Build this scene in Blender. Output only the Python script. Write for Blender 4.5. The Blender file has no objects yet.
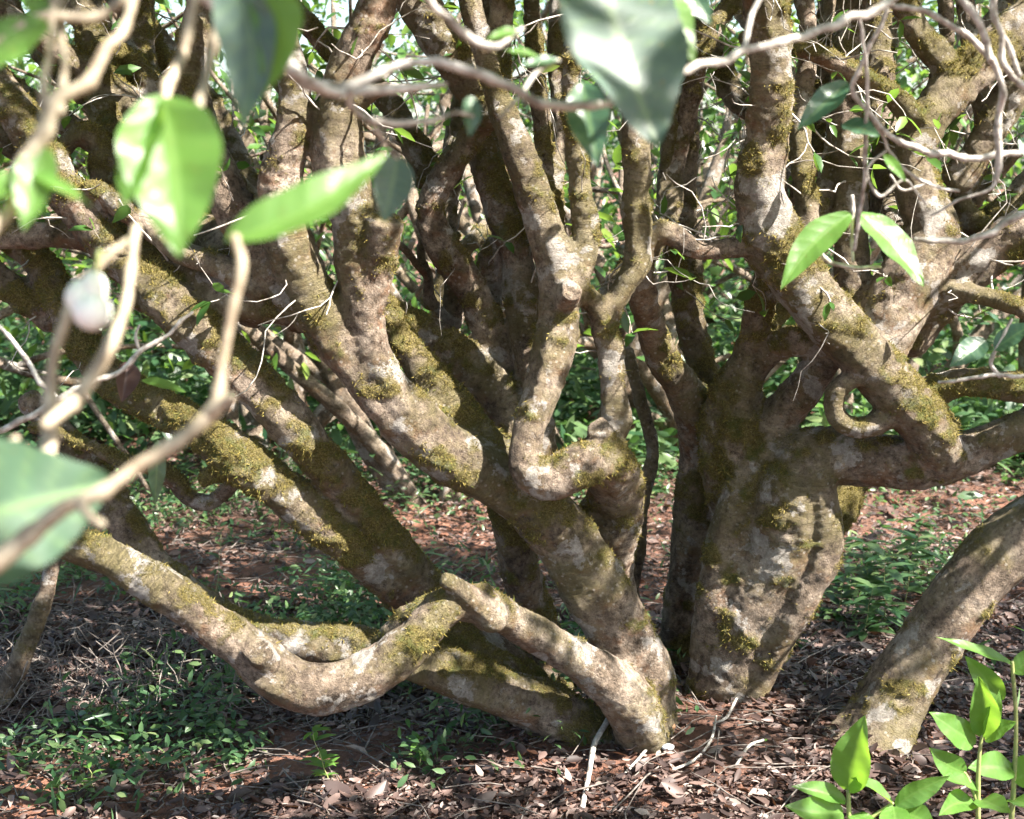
import bpy, math, random
import numpy as np
from mathutils import Vector
rng = np.random.default_rng(7); random.seed(7)
W, H = 1024, 819
S = bpy.context.scene; COL = S.collection
# ------------------------------------------------------------------ camera
CAM = np.array([0.0, 0.0, 1.35]); PITCH = math.radians(10); HFOV = math.radians(40)
F = W/2/math.tan(HFOV/2)
cam = bpy.data.cameras.new('camera'); co = bpy.data.objects.new('camera', cam); COL.objects.link(co)
co.location = CAM; co.rotation_euler = (math.pi/2-PITCH, 0, 0)
cam.sensor_width = 36; cam.lens = 36*F/W; cam.clip_end = 400; cam.clip_start = 0.02
cam.dof.use_dof = True; cam.dof.focus_distance = 3.1; cam.dof.aperture_fstop = 6.2
S.camera = co
fw = np.array([0, math.cos(PITCH), -math.sin(PITCH)]); up = np.array([0, math.sin(PITCH), math.cos(PITCH)])
def P(px, py, Y):
    d = fw + np.array([1.0,0,0])*(px-W/2)/F + up*(H/2-py)/F
    return CAM + d*(Y/d[1])
def PR(w, p): return 0.5*w*np.dot(np.asarray(p)-CAM, fw)/F
def G(px, py, z=0.0):
    d = fw + np.array([1.0,0,0])*(px-W/2)/F + up*(H/2-py)/F
    return CAM + d*((z-CAM[2])/d[2])
# ------------------------------------------------------------------ light
SUN = np.array([0.74, -0.40, 0.95]); SUN /= np.linalg.norm(SUN)
el = math.asin(SUN[2]); az = math.atan2(SUN[0], SUN[1])
w = bpy.data.worlds.new('World'); S.world = w; w.use_nodes = True
nt = w.node_tree; bg = nt.nodes['Background']; sk = nt.nodes.new('ShaderNodeTexSky'); sk.sky_type = 'NISHITA'
sk.sun_disc = False; sk.sun_elevation = el; sk.sun_rotation = az; sk.air_density = 1.0; sk.dust_density = 2.0
nt.links.new(sk.outputs[0], bg.inputs[0]); bg.inputs[1].default_value = 0.078
sl = bpy.data.lights.new('sun', 'SUN'); sl.energy = 5.0; sl.angle = math.radians(0.5); sl.color = (1, .94, .85)
so = bpy.data.objects.new('sun', sl); COL.objects.link(so); so.rotation_euler = Vector(SUN).to_track_quat('Z', 'Y').to_euler()
S.view_settings.view_transform = 'Standard'; S.view_settings.look = 'None'; S.view_settings.exposure = 2.45; S.view_settings.gamma = 1
# ------------------------------------------------------------------ noise
def _h(i, j, k, s):
    n = (i*374761393 + j*668265263 + k*2147483647 + s*1274126177) & 0xffffffff
    n = ((n ^ (n >> 13))*1274126177) & 0xffffffff
    return ((n ^ (n >> 16)) & 0xffffff)/float(0xffffff)
def vnoise(p, s=0):
    p = np.asarray(p, float); f = np.floor(p); i = f.astype(np.int64); t = p-f; t = t*t*(3-2*t)
    x, y, z = t[:,0], t[:,1], t[:,2]; r = 0
    for a in (0,1):
        for b in (0,1):
            for c in (0,1):
                r = r + _h(i[:,0]+a, i[:,1]+b, i[:,2]+c, s)*(x if a else 1-x)*(y if b else 1-y)*(z if c else 1-z)
    return r
def fbm(p, o=3, s=0):
    r = 0; a = 1; t = 0; p = np.asarray(p, float)
    for k in range(o): r = r + a*vnoise(p*(2.03**k), s+k*17); t += a; a *= .55
    return r/t*2-1
def sstep(a, b, x): t = np.clip((x-a)/(b-a), 0, 1); return t*t*(3-2*t)
# ------------------------------------------------------------------ objects
def props(o, label=None, cat=None, group=None, kind=None):
    if label: o['label'] = label
    if cat: o['category'] = cat
    if group: o['group'] = group
    if kind: o['kind'] = kind
    return o
def thing(name, label, cat, loc=(0,0,0), group=None):
    o = bpy.data.objects.new(name, None); COL.objects.link(o); o.location = [float(v) for v in loc]
    o.empty_display_size = .05
    return props(o, label, cat, group)
def mesh_np(name, V, faces, mat, parent=None, smooth=True, normals=None, attrs=None):
    """faces: list of int arrays (n,k). Vertices in world space; parent offset is removed."""
    V = np.asarray(V, np.float32)
    if parent is not None:
        off = np.array(parent.location); q = parent
        while q.parent: q = q.parent; off = off+np.array(q.location)
        V = V-off
    me = bpy.data.meshes.new(name)
    faces = [f for f in faces if len(f)]
    loops = np.concatenate([f.ravel() for f in faces]); tot = np.concatenate([np.full(len(f), f.shape[1]) for f in faces])
    st = np.concatenate([[0], np.cumsum(tot)[:-1]])
    me.vertices.add(len(V)); me.vertices.foreach_set('co', V.astype(np.float32).ravel())
    me.loops.add(len(loops)); me.loops.foreach_set('vertex_index', loops.astype(np.int32))
    me.polygons.add(len(tot)); me.polygons.foreach_set('loop_start', st.astype(np.int32)); me.polygons.foreach_set('loop_total', tot.astype(np.int32))
    me.update(calc_edges=True)
    me.polygons.foreach_set('use_smooth', np.full(len(tot), smooth))
    for k, v in (attrs or {}).items():
        a = me.attributes.new(k, 'FLOAT', 'POINT'); a.data.foreach_set('value', np.asarray(v, np.float32))
    if normals is not None: me.normals_split_custom_set_from_vertices(normals.tolist())
    me.materials.append(mat)
    o = bpy.data.objects.new(name, me); COL.objects.link(o)
    if parent is not None: o.parent = parent
    return o
# ------------------------------------------------------------------ materials
def newmat(name):
    m = bpy.data.materials.new(name); m.use_nodes = True; t = m.node_tree
    return m, t, t.nodes['Principled BSDF'], t.nodes['Material Output']
def N(t, ty, **k):
    n = t.nodes.new(ty)
    for a, b in k.items():
        if a.startswith('i_'):
            key = a[2:]; key = int(key) if key.isdigit() else key
            n.inputs[key].default_value = b
        else: setattr(n, a, b)
    return n
def ramp(t, fac, stops, interp='LINEAR'):
    r = t.nodes.new('ShaderNodeValToRGB'); r.color_ramp.interpolation = interp; e = r.color_ramp.elements
    while len(e) < len(stops): e.new(.5)
    for q, (p, c) in zip(e, stops): q.position = p; q.color = (*c, 1) if len(c) == 3 else c
    t.links.new(fac, r.inputs[0]); return r.outputs[0]
def noise(t, vec, scale, detail=4, rough=.6, dist=0):
    n = N(t, 'ShaderNodeTexNoise'); n.inputs['Scale'].default_value = scale; n.inputs['Detail'].default_value = detail
    n.inputs['Roughness'].default_value = rough; n.inputs['Distortion'].default_value = dist
    t.links.new(vec, n.inputs['Vector']); return n.outputs[0]
def mixc(t, f, a, b, mode='MIX'):
    n = N(t, 'ShaderNodeMix', data_type='RGBA', blend_type=mode)
    for inp, v in ((n.inputs[0], f), (n.inputs[6], a), (n.inputs[7], b)):
        if isinstance(v, (int, float)): inp.default_value = v
        elif isinstance(v, tuple): inp.default_value = (*v, 1)
        else: t.links.new(v, inp)
    return n.outputs[2]
def mth(t, op, a, b=0.0, c=None):
    n = N(t, 'ShaderNodeMath', operation=op)
    for i, v in enumerate((a, b) if c is None else (a, b, c)):
        if isinstance(v, (int, float)): n.inputs[i].default_value = v
        else: t.links.new(v, n.inputs[i])
    return n.outputs[0]
def unit(v): v = np.asarray(v, float); return v/(np.linalg.norm(v, axis=-1, keepdims=True)+1e-9)
def bark_mat(name='bark', tint=(1,1,1), mossy=True):
    m, t, b, out = newmat(name); tc = t.nodes.new('ShaderNodeTexCoord').outputs['Object']
    n1 = noise(t, tc, 8, 6, .7); n2 = noise(t, tc, 62, 6, .82); n3 = noise(t, tc, 260, 3, .75); n4 = noise(t, tc, 4.2, 6, .65)
    n5 = noise(t, tc, 17, 5, .7); n6 = noise(t, tc, 24, 7, .7)
    base = ramp(t, n1, [(.32, (.060,.044,.033)), (.45, (.160,.122,.092)), (.56, (.29,.235,.19)), (.70, (.46,.395,.335))])
    fine = ramp(t, n2, [(.36, (.38,.34,.30)), (.50, (1.22,1.19,1.14)), (.64, (2.0,1.94,1.86))])
    c = mixc(t, 1.0, base, fine, 'MULTIPLY')
    g = N(t, 'ShaderNodeNewGeometry'); sx = N(t, 'ShaderNodeSeparateXYZ'); t.links.new(g.outputs['Normal'], sx.inputs[0])
    c = mixc(t, 1.0, c, (.97,.98,1.0), 'MULTIPLY')
    # rusty algae, mostly on undersides
    rf = mth(t, 'ADD', n5, mth(t, 'MULTIPLY', sx.outputs[2], -.16)); rf = ramp(t, rf, [(.53, (0,0,0)), (.68, (1,1,1))])
    c = mixc(t, mth(t, 'MULTIPLY', rf, .6), c, mixc(t, n2, (.16,.065,.03), (.42,.22,.11)))
    # olive film of algae
    of = ramp(t, mth(t, 'ADD', n4, mth(t, 'ADD', mth(t, 'MULTIPLY', mth(t, 'SUBTRACT', n2, .5), .35), mth(t, 'MULTIPLY', N(t, 'ShaderNodeAttribute', attribute_name='moss').outputs['Fac'], .10))), [(.44, (0,0,0)), (.60, (1,1,1))])
    c = mixc(t, mth(t, 'MULTIPLY', of, (.74 if mossy else .3)), c, mixc(t, n3, (.070,.060,.024), (.29,.25,.10)))
    # pale lichen plates with ragged edges
    li = mth(t, 'ADD', noise(t, tc, 11, 3, .5), mth(t, 'MULTIPLY', mth(t, 'SUBTRACT', n6, .5), .62)); lm = ramp(t, li, [(.585, (0,0,0)), (.612, (1,1,1))])
    lc = ramp(t, n2, [(.32, (.27,.23,.20)), (.5, (.42,.385,.35)), (.68, (.66,.63,.60))]); c = mixc(t, mth(t, 'MULTIPLY', lm, .8), c, lc)
    # small specks and pock marks
    vo = N(t, 'ShaderNodeTexVoronoi'); vo.inputs['Scale'].default_value = 70; t.links.new(tc, vo.inputs['Vector'])
    sp = ramp(t, vo.outputs['Distance'], [(.12, (1,1,1)), (.3, (0,0,0))]); sp = mth(t, 'MULTIPLY', sp, ramp(t, n5, [(.45,(0,0,0)),(.6,(.6,.6,.6))]))
    c = mixc(t, sp, c, (.55,.5,.44))
    mm = 0.0
    if mossy:
        at = N(t, 'ShaderNodeAttribute', attribute_name='moss')
        mm = mth(t, 'ADD', at.outputs['Fac'], mth(t, 'MULTIPLY', mth(t, 'SUBTRACT', n6, .5), 2.6))
        mm = ramp(t, mm, [(.30, (0,0,0)), (.75, (1,1,1))])
        mc = ramp(t, n3, [(.3, (.050,.040,.010)), (.5, (.17,.135,.036)), (.7, (.36,.29,.10))])
        mc = mixc(t, ramp(t, n5, [(.5,(0,0,0)),(.62,(.75,.75,.75))]), mc, (.10,.125,.02))
        c = mixc(t, mth(t, 'MULTIPLY', mm, .85), c, mc)
    c = mixc(t, 1.0, c, tint, 'MULTIPLY')
    t.links.new(c, b.inputs['Base Color']); b.inputs['Roughness'].default_value = .85
    b.inputs['Specular IOR Level'].default_value = .3
    h = mth(t, 'ADD', mth(t, 'MULTIPLY', n2, 1.2), mth(t, 'MULTIPLY', n3, mth(t, 'ADD', .4, mth(t, 'MULTIPLY', mm, .8))))
    h = mth(t, 'ADD', h, mth(t, 'MULTIPLY', n6, .7))
    al = N(t, 'ShaderNodeAttribute', attribute_name='along'); cb = N(t, 'ShaderNodeCombineXYZ'); t.links.new(mth(t, 'MULTIPLY', al.outputs['Fac'], 9.0), cb.inputs[0])
    vm = N(t, 'ShaderNodeVectorMath', operation='ADD'); t.links.new(cb.outputs[0], vm.inputs[0]); t.links.new(tc, vm.inputs[1])
    n7 = noise(t, vm.outputs[0], 22, 5, .7); cr = ramp(t, mth(t, 'ABSOLUTE', mth(t, 'SUBTRACT', n7, .5)), [(0, (0,0,0)), (.035, (1,1,1))])
    n8 = ramp(t, n4, [(.42, (0,0,0)), (.58, (1,1,1))]); cr = mth(t, 'SUBTRACT', 1.0, mth(t, 'MULTIPLY', mth(t, 'SUBTRACT', 1.0, cr), n8))
    h = mth(t, 'ADD', h, mth(t, 'MULTIPLY', cr, .28))
    bp = N(t, 'ShaderNodeBump'); bp.inputs['Strength'].default_value = 1.0; bp.inputs['Distance'].default_value = .016
    t.links.new(h, bp.inputs['Height']); t.links.new(bp.outputs[0], b.inputs['Normal'])
    return m
def leaf_mat(name, stops, rough=.35, trans=.35, tcol=(.22,.42,.05), veins=False, spec=.5):
    m, t, b, out = newmat(name)
    g = N(t, 'ShaderNodeNewGeometry'); c = ramp(t, g.outputs['Random Per Island'], stops)
    tc = t.nodes.new('ShaderNodeTexCoord').outputs['Object']
    nn = noise(t, tc, 30, 3); c = mixc(t, .5, c, ramp(t, nn, [(.3,(.6,.6,.6)),(.7,(1.3,1.3,1.3))]), 'MULTIPLY')
    t.links.new(c, b.inputs['Base Color']); b.inputs['Roughness'].default_value = rough; b.inputs['Specular IOR Level'].default_value = spec
    if trans > 0:
        tr = N(t, 'ShaderNodeBsdfTranslucent'); tcn = mixc(t, .6, c, tcol); t.links.new(tcn, tr.inputs[0])
        mx = N(t, 'ShaderNodeMixShader'); mx.inputs[0].default_value = trans
        t.links.new(b.outputs[0], mx.inputs[1]); t.links.new(tr.outputs[0], mx.inputs[2]); t.links.new(mx.outputs[0], out.inputs[0])
    if veins:
        bl = ramp(t, noise(t, tc, 170, 3, .6), [(.66, (0,0,0)), (.70, (1,1,1))]); c = mixc(t, mth(t, 'MULTIPLY', bl, .7), c, (.16,.12,.04))
        at = N(t, 'ShaderNodeAttribute', attribute_name='vein')
        c2 = mixc(t, mth(t, 'MULTIPLY', at.outputs['Fac'], .30), c, (.22,.34,.10)); t.links.new(c2, b.inputs['Base Color'])
        bp = N(t, 'ShaderNodeBump'); bp.inputs['Strength'].default_value = .35; bp.inputs['Distance'].default_value = .001
        t.links.new(at.outputs['Fac'], bp.inputs['Height']); t.links.new(bp.outputs[0], b.inputs['Normal'])
    return m
def plain(name, c1, c2, scale=40, rough=.7, bump=.3):
    m, t, b, out = newmat(name); tc = t.nodes.new('ShaderNodeTexCoord').outputs['Object']
    n = noise(t, tc, scale, 4); t.links.new(ramp(t, n, [(.35, c1), (.65, c2)]), b.inputs['Base Color'])
    b.inputs['Roughness'].default_value = rough
    bp = N(t, 'ShaderNodeBump'); bp.inputs['Strength'].default_value = bump; bp.inputs['Distance'].default_value = .003
    t.links.new(n, bp.inputs['Height']); t.links.new(bp.outputs[0], b.inputs['Normal']); return m
M = {}
M['bark'] = bark_mat()
M['barkfar'] = bark_mat('bark_far', (.85,.85,.85), False)
M['moss'] = leaf_mat('moss', [(0,(.07,.055,.014)), (.4,(.19,.15,.04)), (.75,(.34,.27,.09)), (1,(.12,.14,.03))], .9, .3, (.3,.28,.06), spec=.1)
M['twig'] = plain('twig_bark', (.17,.145,.12), (.52,.49,.45), 75, .65, .8)
M['twigfg'] = plain('young_twig', (.19,.145,.095), (.42,.36,.26), 75, .6, .6)
M['twigdark'] = plain('dead_twig', (.06,.048,.04), (.21,.18,.16), 60, .8)
M['stem'] = plain('green_stem', (.16,.20,.06), (.30,.30,.12), 60, .5)
M['leaf'] = leaf_mat('tea_leaf', [(0,(.018,.055,.014)), (.5,(.04,.10,.022)), (.85,(.075,.16,.03)), (1,(.16,.22,.04))], .32, .4, (.30,.50,.06))
M['leafb'] = leaf_mat('undergrowth_leaf', [(0,(.02,.06,.025)), (.5,(.055,.11,.045)), (.9,(.105,.165,.065)), (1,(.17,.21,.09))], .38, .35, (.2,.42,.08))
M['leaffg'] = leaf_mat('young_leaf', [(0,(.06,.16,.03)), (1,(.12,.24,.05))], .40, .45, (.42,.72,.05), True)
M['leafdk'] = leaf_mat('old_leaf', [(0,(.03,.075,.045)), (1,(.05,.11,.06))], .36, .25, (.12,.35,.05), True, .9)
M['leafpale'] = leaf_mat('sheen_paled_leaf', [(0,(.055,.09,.07)), (1,(.07,.11,.085))], .46, .2, (.2,.4,.1), True, .5)  # blue-grey leaf, base colour paled to stand in for gloss
M['leafdull'] = leaf_mat('dull_leaf', [(0,(.04,.085,.05)), (1,(.055,.10,.06))], .6, .25, (.15,.35,.08), True, .3)
M['litter'] = leaf_mat('dead_leaf', [(0,(.024,.016,.015)), (.35,(.052,.034,.031)), (.65,(.095,.062,.053)), (.9,(.17,.115,.10)), (1,(.30,.24,.21))], .5, .1, (.35,.15,.06), spec=.4)
def ground_mat():
    m, t, b, out = newmat('soil'); tc = t.nodes.new('ShaderNodeTexCoord').outputs['Object']
    n1 = noise(t, tc, 1.3, 5, .6); n2 = noise(t, tc, 30, 6, .75); n3 = noise(t, tc, 120, 4, .7)
    c = ramp(t, n1, [(.3, (.07,.04,.03)), (.5, (.17,.08,.052)), (.7, (.28,.125,.078))])
    c = mixc(t, 1, c, ramp(t, n2, [(.3,(.35,.33,.3)),(.6,(1.1,1.1,1.1))]), 'MULTIPLY')
    t.links.new(c, b.inputs['Base Color']); b.inputs['Roughness'].default_value = .95
    bp = N(t, 'ShaderNodeBump'); bp.inputs['Strength'].default_value = .9; bp.inputs['Distance'].default_value = .02
    t.links.new(mth(t, 'ADD', n2, mth(t, 'MULTIPLY', n3, .3)), bp.inputs['Height']); t.links.new(bp.outputs[0], b.inputs['Normal'])
    return m
M['soil'] = ground_mat()
# ------------------------------------------------------------------ ground
def gz(x, y):
    x = np.asarray(x, float); y = np.asarray(y, float)
    p = np.stack([x.ravel()*1.1, y.ravel()*1.1, np.zeros(x.size)], 1)
    z = .05*fbm(p, 3, 5) + .018*fbm(p*6, 2, 9)
    z = z.reshape(x.shape)
    for (cx, cy, a, s) in ((.29,3.06,.05,.4),(.5,3.25,.04,.35),(.8,3.1,.03,.35)):
        z = z + a*np.exp(-((x-cx)**2+(y-cy)**2)/(2*s*s))
    return z + .04*np.clip(y-7, 0, 30) * .5 - .02
def spaced(a, b, near, n1, n2):
    u = np.linspace(-1, 1, n2); far = np.sign(u)*np.abs(u)**3
    return far
xs = np.unique(np.concatenate([np.linspace(-4, 4, 270), np.linspace(-12,12,80), np.linspace(-150, 150, 60)]))
ys = np.unique(np.concatenate([np.linspace(1, 7, 240), np.linspace(-10, 18, 90), np.linspace(-150, 150, 60)]))
X, Yg = np.meshgrid(xs, ys); Z = gz(X, Yg)
idx = np.arange(X.size).reshape(X.shape)
q = np.stack([idx[:-1,:-1], idx[:-1,1:], idx[1:,1:], idx[1:,:-1]], -1).reshape(-1, 4)
gr = mesh_np('ground', np.stack([X, Yg, Z], -1).reshape(-1, 3), [q], M['soil']); gr['kind'] = 'structure'
def gzp(x, y): return float(gz(np.array([x]), np.array([y]))[0])
# ------------------------------------------------------------------ tubes
def spline(pts, step=None):
    """pts: (n,4) x y z r -> resampled catmull-rom"""
    p = np.asarray(pts, float); p = np.vstack([2*p[0]-p[1], p, 2*p[-1]-p[-2]]); p[:,3] = np.clip(p[:,3], 1e-4, None)
    out = []
    for i in range(1, len(p)-2):
        L = np.linalg.norm(p[i+1,:3]-p[i,:3]); st = step or max(.25*min(p[i,3], p[i+1,3]), .004)
        n = max(2, int(L/st)); t = np.linspace(0, 1, n, endpoint=False)[:,None]
        a, b, c, d = p[i-1], p[i], p[i+1], p[i+2]
        out.append(.5*((2*b)+(-a+c)*t+(2*a-5*b+4*c-d)*t*t+(-a+3*b-3*c+d)*t**3))
    out.append(p[-2][None]); o = np.vstack(out); o[:,3] = np.clip(o[:,3], min(pts[0][3], pts[-1][3])*.5 if len(pts) else 1e-4, None)
    return o
def tube(c, k=12, cap=True, flute=0., fs=0, flat=False):
    """c (n,4) -> V, quads, tris"""
    n = len(c); p = c[:,:3]; T = np.gradient(p, axis=0); T /= np.linalg.norm(T, axis=1)[:,None]+1e-9
    nrm = np.cross(T[0], [0.3,.9,.2]); nrm /= np.linalg.norm(nrm)+1e-9; Ns = np.zeros((n,3))
    for i in range(n):
        nrm = nrm-T[i]*np.dot(nrm, T[i]); nrm /= np.linalg.norm(nrm)+1e-9; Ns[i] = nrm
    B = np.cross(T, Ns); a = np.linspace(0, 2*np.pi, k, endpoint=False)
    ring = Ns[:,None]*np.cos(a)[None,:,None]+B[:,None]*np.sin(a)[None,:,None]
    if flute:
        sl = np.cumsum(np.r_[0, np.linalg.norm(np.diff(p, axis=0), axis=1)])
        q3 = np.stack([np.tile(np.cos(a)*1.25, n)+fs*7.3, np.tile(np.sin(a)*1.25, n), np.repeat(sl*2.2, k)], 1)
        ring = ring*(1+flute*fbm(q3, 3, 70)).reshape(n, k)[...,None]
    V = (p[:,None]+ring*c[:,3][:,None,None]).reshape(-1,3)
    i = np.arange(n-1)[:,None]*k; j = np.arange(k)[None]; jn = (j+1)%k
    q = np.stack([i+j, i+jn, i+k+jn, i+k+j], -1).reshape(-1,4)
    tr = np.zeros((0,3), int)
    if cap:
        e0 = p[0]-T[0]*c[0,3]*.6; e1 = p[-1]+T[-1]*c[-1,3]*(.05 if flat else .6)
        # half-radius rings for a rounded end
        r0 = p[0]-T[0]*c[0,3]*.45+ring[0]*c[0,3]*.7; r1 = p[-1]+T[-1]*c[-1,3]*(.12 if flat else .45)+ring[-1]*c[-1,3]*(.85 if flat else .7)
        b = len(V); V = np.vstack([V, r0, r1, e0[None], e1[None]]); J = np.arange(k); Jn = (J+1)%k
        q = np.vstack([q, np.stack([b+J, b+Jn, Jn, J], -1), np.stack([(n-1)*k+J, (n-1)*k+Jn, b+k+Jn, b+k+J], -1)])
        tr = np.vstack([np.stack([b+Jn, b+J, np.full(k, b+2*k)], -1), np.stack([b+k+J, b+k+Jn, np.full(k, b+2*k+1)], -1)])
    return V, q, tr
class Bag:
    def __init__(s): s.V=[]; s.q=[]; s.t=[]; s.n=0
    def add(s, V, q, t):
        s.V.append(V); s.q.append(q+s.n); s.t.append(t+s.n); s.n += len(V)
    def build(s, name, mat, parent=None, **k):
        return mesh_np(name, np.vstack(s.V), [np.vstack(s.q), np.vstack(s.t)], mat, parent, **k)
def L(s, Y0=None):
    """'x,y,w,Y x,y,w[,Y] ...' -> world (n,4); missing Y interpolated"""
    r = [[float(v) for v in a.split(',')] for a in s.split()]
    ys = [a[3] if len(a) > 3 else None for a in r]; k = [i for i, y in enumerate(ys) if y is not None]
    yy = np.interp(range(len(r)), k, [ys[i] for i in k]); out = []
    for a, y in zip(r, yy):
        p = P(a[0], a[1], y); out.append([*p, PR(a[2], p)])
    return np.array(out)
EXITS = []   # where limbs leave the picture: the crown grows on from there
def remeshed(V, q, t, vox):
    me = bpy.data.meshes.new('tmp'); me.from_pydata(V.tolist(), [], q.tolist()+t.tolist()); me.update()
    o = bpy.data.objects.new('tmp', me); COL.objects.link(o)
    m = o.modifiers.new('r', 'REMESH'); m.mode = 'VOXEL'; m.voxel_size = vox; m.adaptivity = 0
    m = o.modifiers.new('s', 'SMOOTH'); m.iterations = 5; m.factor = .5
    dg = bpy.context.evaluated_depsgraph_get(); ev = o.evaluated_get(dg); e = ev.to_mesh()
    nv = len(e.vertices); V = np.zeros(nv*3, np.float32); e.vertices.foreach_get('co', V); V = V.reshape(-1,3)
    Nn = np.zeros(nv*3, np.float32); e.vertices.foreach_get('normal', Nn); Nn = Nn.reshape(-1,3)
    li = np.zeros(len(e.loops), np.int32); e.loops.foreach_get('vertex_index', li)
    q = li.reshape(-1,4); ev.to_mesh_clear()
    bpy.data.objects.remove(o); bpy.data.meshes.remove(me)
    return V.astype(float), Nn.astype(float), q
def vnormals(V, q):
    fn = np.cross(V[q[:,2]]-V[q[:,0]], V[q[:,3]]-V[q[:,1]]); n = np.zeros_like(V)
    for k in range(4): 
        for a in range(3): n[:,a] += np.bincount(q[:,k], fn[:,a], len(V))
    return n/(np.linalg.norm(n, axis=1)[:,None]+1e-12)
def tidy(q, fo, nv):
    for li in np.unique(fo):
        ix = np.nonzero(fo == li)[0]; f = q[ix]; u, inv = np.unique(f.ravel(), return_inverse=True); f = inv.reshape(-1,4)
        lab = np.arange(len(u))
        while True:
            m = lab[f].min(1); new = lab.copy()
            for k in range(4): np.minimum.at(new, f[:,k], m)
            new = new[new]
            if (new == lab).all(): break
            lab = new
        fl = lab[f[:,0]]; c, n = np.unique(fl, return_counts=True)
        if len(c) > 1:
            for cc in c[n < n.max()]:
                part = ix[fl == cc]; vs = np.zeros(nv, bool); vs[q[part].ravel()] = True
                nb = np.nonzero(vs[q].any(1) & (fo != li))[0]
                if len(nb): fo[part] = np.bincount(fo[nb]).argmax()
    return fo
def grow_tree(root, limbs, vox=.006, moss_bias=0., seed=0, blades=60000, mat=None):
    """limbs: list of (name, world pts (n,4), mossiness)"""
    bag = Bag(); samp = []; own = []; mb = []; sT = []; sS = []
    for li, (nm, pts, ms) in enumerate(limbs):
        c = spline(pts)
        n = len(c); s = np.cumsum(np.r_[0, np.linalg.norm(np.diff(c[:,:3], axis=0), axis=1)])
        # gnarly wander of the axis and swelling of the radius
        q_ = np.stack([s*9, np.full(n, li*3.7), np.full(n, seed*1.3)], 1)
        wob = np.stack([fbm(q_, 2, 1), fbm(q_, 2, 2), fbm(q_, 2, 3)], 1)
        c = c.copy(); c[:,:3] += wob*np.minimum(c[:,3:4]*.22, .006)
        q2 = np.stack([s*16, np.full(n, li*2.1+50), np.full(n, seed*1.1)], 1)
        c[:,3] *= 1+.16*np.clip(.022/c[:,3], .25, 1)*fbm(q2, 2, 4)
        bag.add(*tube(c, 24, True, .30, li+seed*31, nm == 'broken_stub')); st = max(1, int(len(c)/max(4, s[-1]/.02)))
        samp.append(c[::st]); tg = unit(np.gradient(c[:,:3], axis=0)); sT.append(tg[::st]); sS.append(s[::st]+li*3.1); own += [li]*len(c[::st]); mb += [ms]*len(c[::st])
    samp = np.vstack(samp).astype(np.float32); sT = np.vstack(sT); sS = np.concatenate(sS); own = np.array(own); mb = np.array(mb)
    V, Nn, q = remeshed(np.vstack(bag.V), np.vstack(bag.q), np.vstack(bag.t), vox)
    # nearest limb per vertex
    ow = np.zeros(len(V), int); rr = np.zeros(len(V)); bias = np.zeros(len(V)); along = np.zeros(len(V))
    for a in range(0, len(V), 4000):
        D = np.linalg.norm(V[a:a+4000,None,:].astype(np.float32)-samp[None,:,:3], axis=2)-samp[None,:,3]
        k = D.argmin(1); ow[a:a+4000] = own[k]; rr[a:a+4000] = samp[k,3]; bias[a:a+4000] = mb[k]; along[a:a+4000] = sS[k]+((V[a:a+4000]-samp[k,:3])*sT[k]).sum(1)
    lump = fbm(V*13+seed, 3, 11)*.14 + fbm(V*34, 3, 12)*.09
    V2 = V+Nn*(lump*np.clip(rr, .01, .032))[:,None]
    mm = .50+.22*Nn[:,2]+.10*Nn[:,0]+.70*fbm(V*7+seed*3, 3, 21)+.95*fbm(V*20, 3, 22)+bias*1.15+.03+moss_bias
    moss = sstep(.45, 1.15, mm)
    rough = fbm(V*85, 2, 31)*.0032+fbm(V*45, 2, 32)*.0032
    wr = fbm(np.c_[along*75, V[:,:2]*9], 2, 35); wr = -np.abs(wr)*sstep(.0, .4, fbm(V*5, 2, 36))*.004
    V2 = V2+Nn*wr[:,None]
    V2 = V2+Nn*(rough*(.5+1.6*moss)+moss*.0035)[:,None]
    N2 = vnormals(V2, q)
    fo = tidy(q, ow[q[:,0]], len(V))
    for li, (nm, pts, ms) in enumerate(limbs):
        f = q[fo == li]
        if len(f) < 20: continue
        u, inv = np.unique(f.ravel(), return_inverse=True)
        mesh_np(nm, V2[u], [inv.reshape(-1,4)], mat or M['bark'], root, normals=N2[u], attrs={'moss': moss[u], 'along': along[u]})
    # moss fur: short blades standing on the mossy faces
    if blades:
        fm = moss[q].mean(1); fc = V2[q].mean(1)
        wgt = fm**1.5; wgt[(np.abs(fc[:,0]) > 1.6)] = 0
        ncam = (N2[q[:,0]]*(CAM-fc)).sum(1) > -.3; wgt = wgt*ncam
        if wgt.sum() > 50:
            nb = min(blades, int(wgt.sum()*1.6)); pick = rng.choice(len(q), nb, p=wgt/wgt.sum())
            uv = rng.random((nb,2)); A,B,C,D = [V2[q[pick,i]] for i in range(4)]
            base = (A*(1-uv[:,:1])+B*uv[:,:1])*(1-uv[:,1:])+(D*(1-uv[:,:1])+C*uv[:,:1])*uv[:,1:]
            n = N2[q[pick,0]]; d = n+rng.normal(0,.55,(nb,3))+[0,0,-.15]; d /= np.linalg.norm(d,axis=1)[:,None]
            s = np.cross(d, rng.normal(0,1,(nb,3))); s /= np.linalg.norm(s,axis=1)[:,None]
            ln = rng.gamma(3, .0016, nb)[:,None]+.002; wd = rng.uniform(.0007,.0013,nb)[:,None]
            Vb = np.stack([base-s*wd, base+s*wd, base+d*ln], 1).reshape(-1,3)
            o = mesh_np('moss', Vb, [np.arange(nb*3).reshape(-1,3)], M['moss'], root); o['kind'] = 'stuff'
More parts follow.
